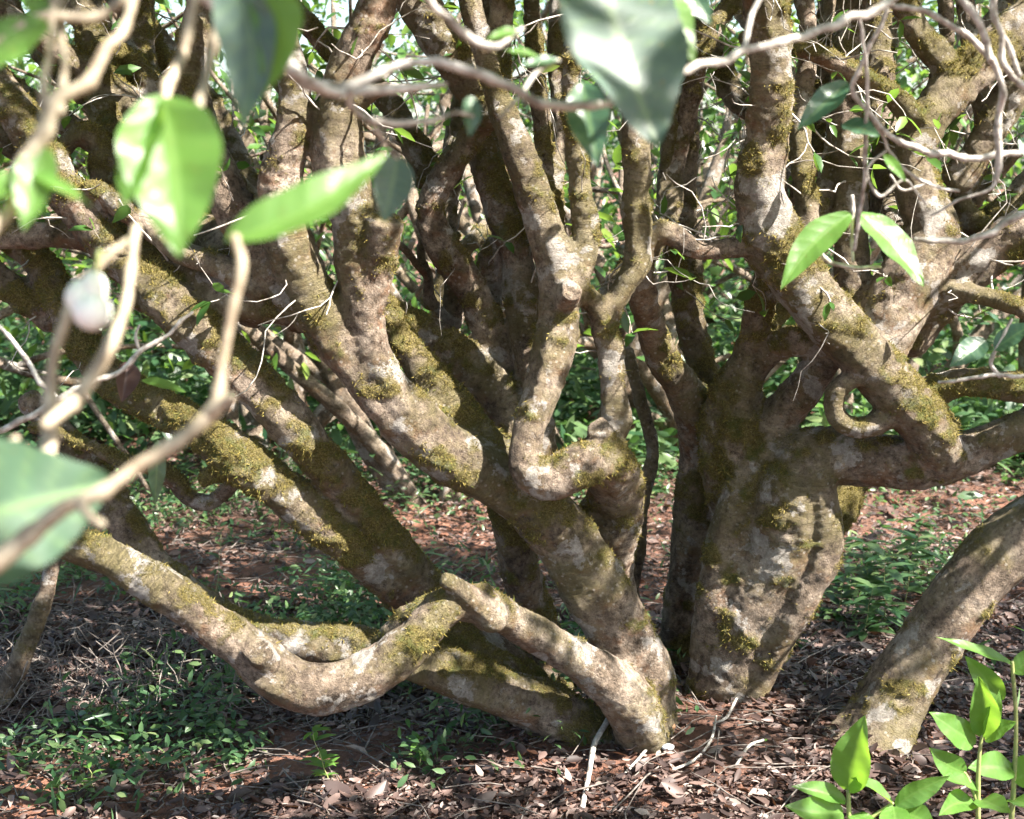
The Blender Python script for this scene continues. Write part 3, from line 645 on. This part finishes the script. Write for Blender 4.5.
def big_leaf(parent, base, tip, wpx, mat='leaffg', face=(0,-1,.35), fold=.18, curl=.10, twist=0, name='leaf', side=0.0, hole=None):
    A0 = P(*base); A1 = P(*tip); ax = A1-A0; Ln = np.linalg.norm(ax); D = ax/Ln; mid = (A0+A1)/2; wd = PR(wpx, mid)*2
    Sd = unit(np.cross(D, np.asarray(face, float))); U = np.cross(Sd, D)
    nt_, ns = 36, 14; t = np.linspace(0,1,nt_)[:,None]; s_ = np.linspace(-1,1,ns+1)[None]
    prof = np.clip(np.sin(np.pi*t**.82), 0, 1)**.75*(1-.35*t**3)
    prof = np.clip(prof, .012, None); ser = 1+.02*np.sin(t*95)*(np.abs(s_) > .95)
    hw = wd*.5*prof*ser; tw = twist*t; lat = s_*hw
    wave = .03*wd*np.sin(t*17+s_*2)*np.abs(s_)
    up_ = np.abs(s_)**1.3*hw*fold*2*(1-.3*t)+wave-curl*Ln*(t**2)+curl*Ln*t*.9-.0022*wd*np.cos(t*8*2*np.pi-np.abs(s_)*5)*(np.abs(s_)>.1)
    a_ = lat*np.cos(tw)-up_*np.sin(tw); b_ = lat*np.sin(tw)+up_*np.cos(tw)
    V = A0+D*(t*Ln+0*s_)[...,None]+Sd*(a_+side*Ln*np.sin(np.pi*t))[...,None]+U*b_[...,None]
    k = np.arange(nt_*(ns+1)).reshape(nt_, ns+1); q_ = np.stack([k[:-1,:-1],k[:-1,1:],k[1:,1:],k[1:,:-1]],-1).reshape(-1,4)
    ph = (t*8-np.abs(s_)*.9)%1; vein = np.maximum(np.exp(-(s_*hw/(wd*.018))**2), .55*np.exp(-((ph-.5)/.09)**2)*(np.abs(s_)<.9))
    return mesh_np(name, V.reshape(-1,3), [q_], M[mat], parent, attrs={'vein': vein.ravel()})
def twig(parent, s_, mat='twig', name='stem', knots=True):
    c = spline(L(s_)); n = len(c)
    if knots:   # small kinks at the nodes, so that the twig is not a smooth curve
        sk = np.cumsum(np.r_[0, np.linalg.norm(np.diff(c[:,:3],axis=0),axis=1)]); kn = np.arange(0, sk[-1]+.03, .022*(1 if c[0,3] > .002 else .7)); of = rng.normal(0,1,(len(kn),3))
        for a_ in range(3): c[:,a_] += np.interp(sk, kn, of[:,a_])*c[:,3]*.42
    n = len(c); sl_ = np.cumsum(np.r_[0, np.linalg.norm(np.diff(c[:,:3],axis=0),axis=1)])
    if knots:
        c[:,3] *= 1+.12*fbm(np.stack([sl_*60, np.full(n, c[0,0]*50), np.zeros(n)],1), 2, 5)
        L_ = sl_[-1]
        for kx in np.arange(.02, L_, .045): c[:,3] *= 1+.28*np.exp(-((sl_-kx)/.0035)**2)
    b = Bag(); b.add(*tube(c, 12)); return b.build(name, M[mat], parent)
def branch_thing(label, loc, group='twigs of nearer trees hanging into view', name='tea_branch'):
    return thing(name, label, 'branch', loc, group)
# left, strongly out of focus
t1 = branch_thing('blurred pale twig rising from the lower left edge to a bright curved leaf', P(0,560,.74))
twig(t1, '-60,620,22.1,.72 -10,568,21.2 40,528,17.8 90,492,14.4 140,462,13.6 185,432,13.6 212,410,17.0,.78 220,385,11.0 224,350,9.3 236,300,9.3 241,262,11.0 232,238,10.2,.80', 'twigfg')
twig(t1, '205,412,11.9,.78 226,400,10.2 234,396,7.6,.77', 'twigfg', name='bud_scar')
twig(t1, '78,500,10.2,.735 92,516,9.3 102,521,6.8,.73', 'twigfg', name='bud_scar')
big_leaf(t1, (226,242,.80), (386,152,.84), 54, 'leaffg', (.2,-.7,.75), .25, .16, side=.10)
big_leaf(t1, (-120,545,.74), (116,480,.83), 150, 'leafdull', (.22,-.9,.3), .16, .05)
t2 = branch_thing('blurred yellowish forked twig with a white flower bud at the left edge', P(40,470,.8))
twig(t2, '0,560,15.3,.80 25,500,15.3 42,450,16.1 52,425,17.0 48,380,11.9 62,330,11.0 80,285,10.2 108,252,8.5 134,236,8.5,.86', 'twigfg')
twig(t2, '50,428,14.4,.80 75,396,14.4 104,362,14.4 122,315,11.0 132,270,9.3 138,225,9.3,.86', 'twigfg')
twig(t2, '20,440,7.6,.8 -10,462,10.2 -50,490,11.9,.8', 'twigfg')
t3 = branch_thing('blurred thick twig forking upward in the upper left corner', P(20,200,.85))
twig(t3, '-50,300,12.8,.80 -5,232,13.6 20,190,14.4 42,140,16.1 52,120,17.8 85,76,12.8 110,45,11.9 127,25,10.2 134,-40,10.2,.88', 'twigfg')
twig(t3, '50,122,10.2,.84 43,85,8.5 50,50,7.6 55,10,6.8 52,-40,6.8,.88', 'twigfg')
twig(t3, '56,115,8.5,.84 64,70,7.6 63,30,7.6 66,-40,7.6,.9', 'twigfg')
big_leaf(t3, (44,146,.83), (24,230,.80), 42, 'leaffg', (.2,-.8,.6)); big_leaf(t3, (36,168,.83), (-40,222,.80), 34, 'leaffg', (0,-.6,.8)); big_leaf(t3, (30,172,.82), (92,205,.80), 16, 'leaffg', (0,-.5,.9))
t4 = branch_thing('blurred grey twig crossing the top left corner above a green leaf', P(0,50,.9))
twig(t4, '-60,100,10.2,.84 -10,52,10.2 22,30,11.9 48,18,12.8 85,14,10.2 118,2,11.0 150,-30,11.9,.9', 'twigfg')
big_leaf(t4, (48,22,.86), (-40,80,.84), 52, 'leaffg', (.1,-.8,.6)); big_leaf(t4, (62,30,.88), (20,-10,.88), 26, 'leaffg')
t5 = branch_thing('blurred reddish twin twigs dropping from the top to a glossy hanging leaf', P(195,0,.9))
twig(t5, '166,108,8.5,.84 170,88,10.2 178,64,11.0 188,32,9.3 203,-40,9.3,.9', 'twigfg'); twig(t5, '190,125,7.6,.84 203,90,9.3 214,45,10.2 230,-40,10.2,.9', 'twigfg')
big_leaf(t5, (160,96,.82), (180,256,.77), 104, 'leaffg', (.1,-.9,.35), .20, .14, side=-.03); big_leaf(t5, (156,100,.82), (122,215,.77), 60, 'leaffg', (-.5,-.7,.5), .2, .12, side=-.08)
big_leaf(t5, (225,-30,.86), (243,130,.84), 64, 'leafpale', (-.2,-.9,.1), .15, .05, side=-.12); big_leaf(t5, (255,-30,.86), (262,100,.84), 56, 'leaffg', (-.3,-.9,.2), .15, .05, side=-.2)
# white tea flower bud, blurred
t6 = thing('flower_bud', 'blurred round white tea flower bud hanging beside the pale forked twig', 'flower bud', P(90,305,.84))
def lobe(parent, name, c, r, mat, sq=(1,1,1), k=16):
    a = np.linspace(0,np.pi,k//2+1)[1:-1]; b = np.linspace(0,2*np.pi,k,endpoint=False)
    V = np.array([[0,0,1]]+[[math.sin(x)*math.cos(y), math.sin(x)*math.sin(y), math.cos(x)] for x in a for y in b]+[[0,0,-1]])
    V = V*(1+.06*fbm(V*2+c[0]*30,2,9))[:,None]*np.array(sq)*r+c
    q_ = np.array([[1+i*k+j, 1+(i+1)*k+j, 1+(i+1)*k+(j+1)%k, 1+i*k+(j+1)%k] for i in range(len(a)-1) for j in range(k)])
    e = len(V)-1; t_ = np.array([[0,1+j,1+(j+1)%k] for j in range(k)]+[[e,1+(len(a)-1)*k+(j+1)%k,1+(len(a)-1)*k+j] for j in range(k)])
    return mesh_np(name, V, [q_, t_], mat, parent)
M['petal'] = plain('petal', (.78,.76,.70), (.85,.84,.80), 30, .5, .1)
lobe(t6, 'petal', P(92,312,.84), .0115, M['petal']); lobe(t6, 'petal', P(82,300,.845), .010, M['petal'], (1,1,1.25)); lobe(t6, 'petal', P(94,290,.845), .0085, M['petal'], (.9,1,1.4))
twig(t6, '93,285,7,.845 95,268,6 100,252,6,.85', 'stem', 'stalk', False)
# top, moderately blurred
t7 = branch_thing('long pale twig running across the top behind the big glossy leaf', P(400,66,1.1))
twig(t7, '150,-40,16,1.0 190,-12,14 226,12,13 260,38,13 290,65,15 314,84,14 345,88,12 400,67,9 440,66,9 474,69,11 502,83,9 535,98,9 572,105,10 612,102,8,1.15 652,82,8 682,70,8 706,63,8 742,52,8 790,40,8 840,22,8 886,4,8 915,-30,8,1.45')
twig(t7, '292,68,9,1.02 332,92,9 372,90,9 420,88,8 446,85,5,1.1'); twig(t7, '405,-40,9,1.05 425,-5,8 446,20,8 476,43,9 500,45,6 522,28,4,1.15')
twig(t7, '345,90,7,1.03 352,108,6 372,125,6 384,142,4 397,158,3,1.1'); twig(t7, '372,122,6,1.05 400,124,6 432,120,5 452,112,4 478,118,3,1.15')
twig(t7, '500,120,4,1.16 520,95,4 536,72,5 560,60,4,1.2'); twig(t7, '600,-40,9,1.1 604,-5,8 612,40,6 612,100,5,1.15'); twig(t7, '745,50,5,1.3 752,20,5 765,-20,5,1.35')
big_leaf(t7, (596,-40,1.13), (658,147,1.05), 140, 'leafpale', (.32,-.84,.44), .14, .03, side=.02); big_leaf(t7, (640,-30,1.15), (695,62,1.12), 50, 'leaffg', (.3,-.7,.6))
big_leaf(t7, (582,82,1.2), (598,166,1.17), 44, 'leafdk', (-.1,-.95,.2)); big_leaf(t7, (398,156,1.12), (384,222,1.1), 42, 'leafpale', (.3,-.8,.5))
big_leaf(t7, (471,96,1.15), (470,136,1.14), 22, 'leafdk', (.4,-.8,.4)); big_leaf(t7, (522,30,1.15), (486,40,1.13), 16, 'leaffg', (0,-.6,.8)); big_leaf(t7, (540,58,1.2), (505,50,1.18), 14, 'leaffg', (0,-.6,.8)); big_leaf(t7, (560,60,1.2), (520,66,1.18), 16, 'leafdk', (0,-.6,.8))
big_leaf(t7, (670,-30,1.2), (712,24,1.18), 34, 'leafdk')
# right, slightly blurred
t8 = branch_thing('arching grey twig at the upper right with drooping side twigs', P(985,60,1.7))
twig(t8, '870,-30,6.2,1.7 890,6,6.2 930,16,6.2 966,35,6.2 990,60,7.0 1000,88,7.0 1001,130,7.0 998,180,6.2,1.75'); twig(t8, '940,-40,7.0,1.7 956,-8,7.0 976,20,7.0 990,58,7.0,1.7'); twig(t8, '985,-40,7.0,1.7 1000,30,6.2 1006,70,6.2 1030,88,6.2 1060,100,6.2,1.7')
twig(t8, '1000,-40,4.7,1.7 992,10,4.7 1010,50,5.5 1020,75,5.5,1.7')
twig(t8, '888,8,3.9,1.7 872,44,4.7 858,74,4.7 854,90,4.7 870,114,4.7 892,136,5.5 920,149,7.0 960,158,7.0 1000,154,7.0 1050,146,7.0,1.8')
twig(t8, '860,18,3.1,1.7 866,80,3.9 866,150,3.9 862,200,3.9 854,250,3.1,1.8'); twig(t8, '872,118,3.1,1.75 884,140,3.1 900,165,3.1 930,185,3.1 960,192,3.1,1.8')
twig(t8, '885,150,3.1,1.75 868,170,2.3 880,195,3.1 905,180,2.3 925,205,2.3,1.75'); twig(t8, '998,175,3.9,1.75 990,190,3.1 960,200,3.1 930,215,2.3,1.75')
big_leaf(t8, (848,82,1.75), (797,130,1.72), 28, 'leafdk', (0,-.8,.6)); big_leaf(t8, (842,124,1.75), (880,136,1.72), 26, 'leafdk', (0,-.7,.7)); big_leaf(t8, (884,154,1.75), (906,182,1.72), 12, 'leaffg')
big_leaf(t8, (1018,140,1.8), (1050,165,1.8), 24, 'leafdk')
t9 = branch_thing('thin upright twig holding a spread pair of fresh green leaves', P(858,240,1.95))
twig(t9, '852,195,3.9,1.95 853,212,3.9 852,235,3.1 853,262,3.1,1.95'); twig(t9, '818,246,3.1,1.95 830,262,4.7 855,268,4.7 880,268,3.1,1.95')
big_leaf(t9, (851,213,1.95), (781,289,1.90), 34, 'leaffg', (-.2,-.85,.4), .2, .08, side=.06); big_leaf(t9, (858,212,1.95), (924,286,1.90), 42, 'leaffg', (.3,-.75,.6), .12, .06, side=-.05)
t10 = branch_thing('pale twig entering from the right edge at mid height', P(985,235,2.0))
twig(t10, '915,240,4.7,2.0 935,240,6.2 962,242,6.2 986,236,7.0 1010,222,7.0 1050,200,7.8,2.0'); twig(t10, '930,182,3.1,2.0 905,190,3.1 890,175,2.3,2.0')
t11 = branch_thing('twig with two blue-green leaves low at the right edge', P(1000,360,2.1))
twig(t11, '940,382,3,2.1 975,378,4 1000,375,4 1050,380,5,2.1'); twig(t11, '1012,320,3,2.1 1000,345,4 990,362,4 1000,378,4,2.1')
big_leaf(t11, (986,340,2.1), (950,367,2.07), 26, 'leafdk', (0,-.75,.6)); big_leaf(t11, (994,350,2.1), (1036,322,2.08), 26, 'leafdk', (0,-.6,.8)); big_leaf(t11, (1005,330,2.15), (985,312,2.1), 18, 'leafdk', (0,-.6,.8))
t12 = branch_thing('thin bare twig with a curled brown dead leaf at the left', P(130,365,2.0))
twig(t12, '192,312,3,2.0 165,336,4 140,352,5 118,372,5 90,382,5 55,402,6 0,430,7 -50,450,8,1.9'); twig(t12, '140,352,3,2.0 136,335,3 140,325,2,2.0'); twig(t12, '0,325,4,2.0 28,360,5 42,385,5 60,402,5,1.95')
big_leaf(t12, (128,362,2.0), (122,402,1.98), 24, 'litter', (.4,-.8,.3), .7, .2); big_leaf(t12, (142,380,2.0), (186,392,1.98), 14, 'leaffg', (0,-.5,.9)); big_leaf(t12, (158,440,2.0), (155,505,2.0), 18, 'leafdk', (.3,-.9,.2))
# ------------------------------------------------------------------ seedlings
def seedling(label, stems, lv, Y, name='tea_seedling'):
    x0, y0 = [float(v) for v in stems[0].split()[0].split(',')[:2]]; p = P(x0, y0, Y)
    t_ = thing(name, label, 'seedling', (p[0], p[1], gzp(p[0], p[1])), 'tea seedlings at the lower right')
    for st in stems: twig(t_, st, 'stem', 'stem', False)
    for (b, e, w_, m_, f_) in lv: big_leaf(t_, b, e, w_*rng.uniform(.85,1.1), m_, np.array(f_)+rng.normal(0,.18,3), rng.uniform(.1,.3), rng.uniform(.03,.2), rng.uniform(-.4,.4), side=rng.uniform(-.08,.08))
def gy(Y): # pixel row of the ground under distance Y
    d = np.array([0, Y, -1.35]); return H/2-(d@up)/(d@fw)*F
Yb = 2.42; yb = gy(Yb)+6
seedling('tea seedling at the bottom edge with one tall notched upright leaf', ['850,%.0f,5,%.2f 849,820,5 848,790,4,%.2f'%(yb,Yb,Yb), '850,830,4,%.2f 875,815,4 893,803,3,%.2f'%(Yb,Yb)],
 [((848,792,Yb),(864,716,Yb-.02),46,'leaffg',(-.3,-.9,.25)),((846,802,Yb),(792,786,Yb-.03),20,'leaffg',(0,-.5,.9)),((893,804,Yb),(850,778,Yb-.03),18,'leaffg',(0,-.4,.9)),((895,806,Yb),(950,776,Yb-.02),28,'leaffg',(.2,-.7,.7)),
  ((843,812,Yb),(785,806,Yb-.06),36,'leaffg',(0,-.6,.8)),((900,812,Yb),(935,826,Yb-.06),30,'leaffg',(0,-.6,.8)),((893,806,Yb),(905,850,Yb-.1),30,'leaffg',(0,-.6,.8)),((850,815,Yb),(880,835,Yb-.06),26,'leaffg',(0,-.4,.9))], Yb)
Yc = 2.50; yc = gy(Yc)+6
seedling('tea seedling with broad drooping leaves on a yellow-green stem, beside the leaning trunk', ['979,%.0f,5,%.2f 978,800,5 979,760,4 982,735,3,%.2f'%(yc,Yc,Yc), '976,800,4,%.2f 968,778,3 962,770,3,%.2f'%(Yc,Yc)],
 [((982,737,Yc),(978,676,Yc-.03),32,'leaffg',(.2,-.95,.2)),((985,735,Yc),(1000,690,Yc-.02),24,'leaffg',(.3,-.8,.4)),((975,744,Yc),(930,712,Yc-.03),30,'leaffg',(-.1,-.8,.6)),((965,773,Yc),(930,748,Yc-.03),26,'leaffg',(0,-.8,.5)),
  ((985,740,Yc),(1016,722,Yc-.03),24,'leaffg',(0,-.7,.7)),((978,790,Yc),(940,778,Yc-.05),22,'leaffg',(0,-.5,.9)),((980,800,Yc),(1010,812,Yc-.1),32,'leaffg',(0,-.5,.9)),((976,805,Yc),(940,815,Yc-.1),26,'leaffg',(0,-.5,.9))], Yc)
Yd = 2.58; yd = gy(Yd)+6
seedling('tallest tea seedling, by the right edge, with a long arched top leaf', ['1008,%.0f,6,%.2f 1014,780,5 1016,720,4 1012,662,4,%.2f'%(yd,Yd,Yd)],
 [((1012,664,Yd),(937,636,Yd-.03),22,'leaffg',(0,-.5,.9)),((1003,700,Yd),(965,656,Yd-.02),26,'leaffg',(-.2,-.8,.5)),((1013,672,Yd),(1050,650,Yd-.02),24,'leaffg',(0,-.8,.6)),((1014,770,Yd),(968,768,Yd-.05),36,'leaffg',(0,-.6,.8)),
  ((1014,780,Yd),(1050,760,Yd-.03),30,'leaffg',(0,-.6,.8)),((1012,800,Yd),(1045,815,Yd-.1),32,'leaffg',(0,-.5,.9))], Yd)
# small herbs, each one rooted in the ground
def herb(x, y, h, n, size, label, mat='leaffg', group='small herbs rooted among the dead leaves', rs=rng):
    p = G(x, y); z = gzp(p[0], p[1]); p[2] = z; t_ = thing('herb', label, 'herb', p, group); c = [[*p, .0018]]
    d = unit(np.array([rs.normal(0,.15), rs.normal(0,.15), 1.])); C=[];D=[]
    for i in range(6):
        q_ = p+d*h*(i+1)/6+rs.normal(0,.002,3); c.append([*q_, .0016-.0002*i])
        for k in range(max(1,n//6)):
            C.append(q_); a = rs.uniform(0,6.28); D.append([math.cos(a), math.sin(a), rs.uniform(0,.8)])
    b = Bag(); b.add(*tube(np.array(c), 6)); b.build('stem', M['stem'], t_)
    n = len(C); b = Bag(); ln = rs.uniform(.6,1.2,n)*size; b.add(*leaves(np.array(C), np.array(D), np.tile([0,0,1.],(n,1)), ln, ln*.42, .2, .35)); b.build('foliage', M[mat], t_)
herb(330,792,.13,24,.045,'bright sunlit herb standing at the bottom left of centre')
herb(60,796,.06,12,.035,'tiny pale herb among dead leaves at the bottom left corner')
herb(95,786,.06,12,.03,'tiny herb just right of the bottom left corner')
herb(420,775,.07,12,.035,'little herb on shaded leaves left of the tree base')
for (x, y, h, sz, lb) in ((885,625,.22,.07,'leafy herb in the middle of the clump left of the leaning trunk'),(862,640,.16,.06,'leafy herb at the front of the clump left of the leaning trunk'),(905,600,.20,.07,'broad leafy herb close beside the leaning trunk'),
    (870,590,.18,.06,'herb at the back of the clump below the level limb'),(838,620,.15,.05,'small herb nearest the swollen trunk on its right'),(915,560,.16,.055,'farthest herb of the clump, left of the leaning trunk'),(790,660,.10,.04,'low faint herb between the swollen and the leaning trunks')):
    herb(x, y, h, 36, sz*1.25, lb, 'leafb', 'herbs growing between the swollen and the leaning trunks')
herb(215,600,.22,12,.05,'thin upright herb over bare red soil behind the low limbs', 'leafb')
herb(590,668,.06,12,.03,'tiny herb in the dark hollow of the tree base', 'leafb')
# thin dark sapling at the left edge
sp_ = [('trunk', '-25,770,26,3.35 -5,715,24 18,665,22 34,625,20 46,590,18 52,560,16 60,520,14 66,470,12 60,420,10,3.5', -.3)]
tS = thing('sapling', 'thin dark leaning sapling trunk at the left edge under the low limb', 'tree', (-1.15,3.35,0)); grow_tree(tS, [(a,L(b),c) for a,b,c in sp_], vox=.006, seed=9, blades=3000)
# brush heap of dead twigs, left
b = Bag()
for k in range(420):
    p = G(rng.uniform(-30,270), rng.uniform(640,730)); p[2] = gzp(p[0],p[1])+rng.uniform(0,.10); d = unit(rng.normal(0,1,3)*[1,1,.55]+[0,0,.15]); r = rng.uniform(.0007,.002); c = [[*p, r]]
    for i in range(4): d = unit(d+rng.normal(0,.35,3)); p = p+d*rng.uniform(.015,.045); c.append([*p, r])
    b.add(*tube(np.array(c), 5, False))
o = b.build('brush_heap', M['twigdark']); props(o, 'tangled low heap of thin dead twigs under the low left limb', 'brush', kind='stuff')
# sticks, stone, pod
def stick(s_, label, mat='twig'):
    pts = []
    for a in s_.split():
        x, y, w_, z = [float(v) for v in a.split(',')]; p = G(x, y); p[2] = gzp(p[0],p[1])+.012+z; pts.append([*p, PR(w_, p)])
    c = spline(np.array(pts), .01); c[:,3] *= 1+.1*fbm(c[:,:3]*80,2,3); b = Bag(); b.add(*tube(c, 8)); o = b.build('stick', M[mat]); props(o, label, 'stick', 'fallen sticks on the litter')
stick('619,752,6,.05 606,768,6,.03 594,782,6,.02 589,800,5,.01 582,825,6,0', 'pale crooked stick leaning on the foot of the leftmost trunk')
stick('712,768,2,.0 725,765,3,.01 735,745,3,.01', 'short pale twig just below the swollen trunk', 'twig')
stick('672,805,3,0 695,795,3,0 710,780,3,0 715,765,2,.01', 'thin curved stick right of the white stone')
stick('655,775,3,0 640,790,3,0 625,800,3,0', 'short stick left of the white stone')
stick('735,800,3,0 748,787,3,.01 762,778,3,.0', 'short forked-looking stick below the swollen trunk')
stick('520,765,3,0 545,740,3,.02 560,735,3,.01', 'dark twig in the shadow left of the tree base', 'twigdark')
stick('1010,700,4,0 970,690,4,0 940,700,4,.01', 'stick behind the seedlings at the right', 'twigdark')
M['stone'] = plain('stone', (.55,.55,.56), (.8,.8,.8), 60, .6); M['pod'] = plain('pod', (.22,.10,.05), (.36,.20,.11), 60, .6)
for nm, x, y, r, sq, mt, lb in (('stone',667,784,.012,(1.2,1,.6),'stone','small whitish stone lying in front of the leftmost trunk'),('seed_pod',668,764,.014,(1.1,1,.8),'pod','round brown seed pod at the foot of the leftmost trunk')):
    p = G(x,y); p[2] = gzp(p[0],p[1])+.012; o = lobe(None, nm, p, r, M[mt], sq); props(o, lb, nm.replace('_',' '))
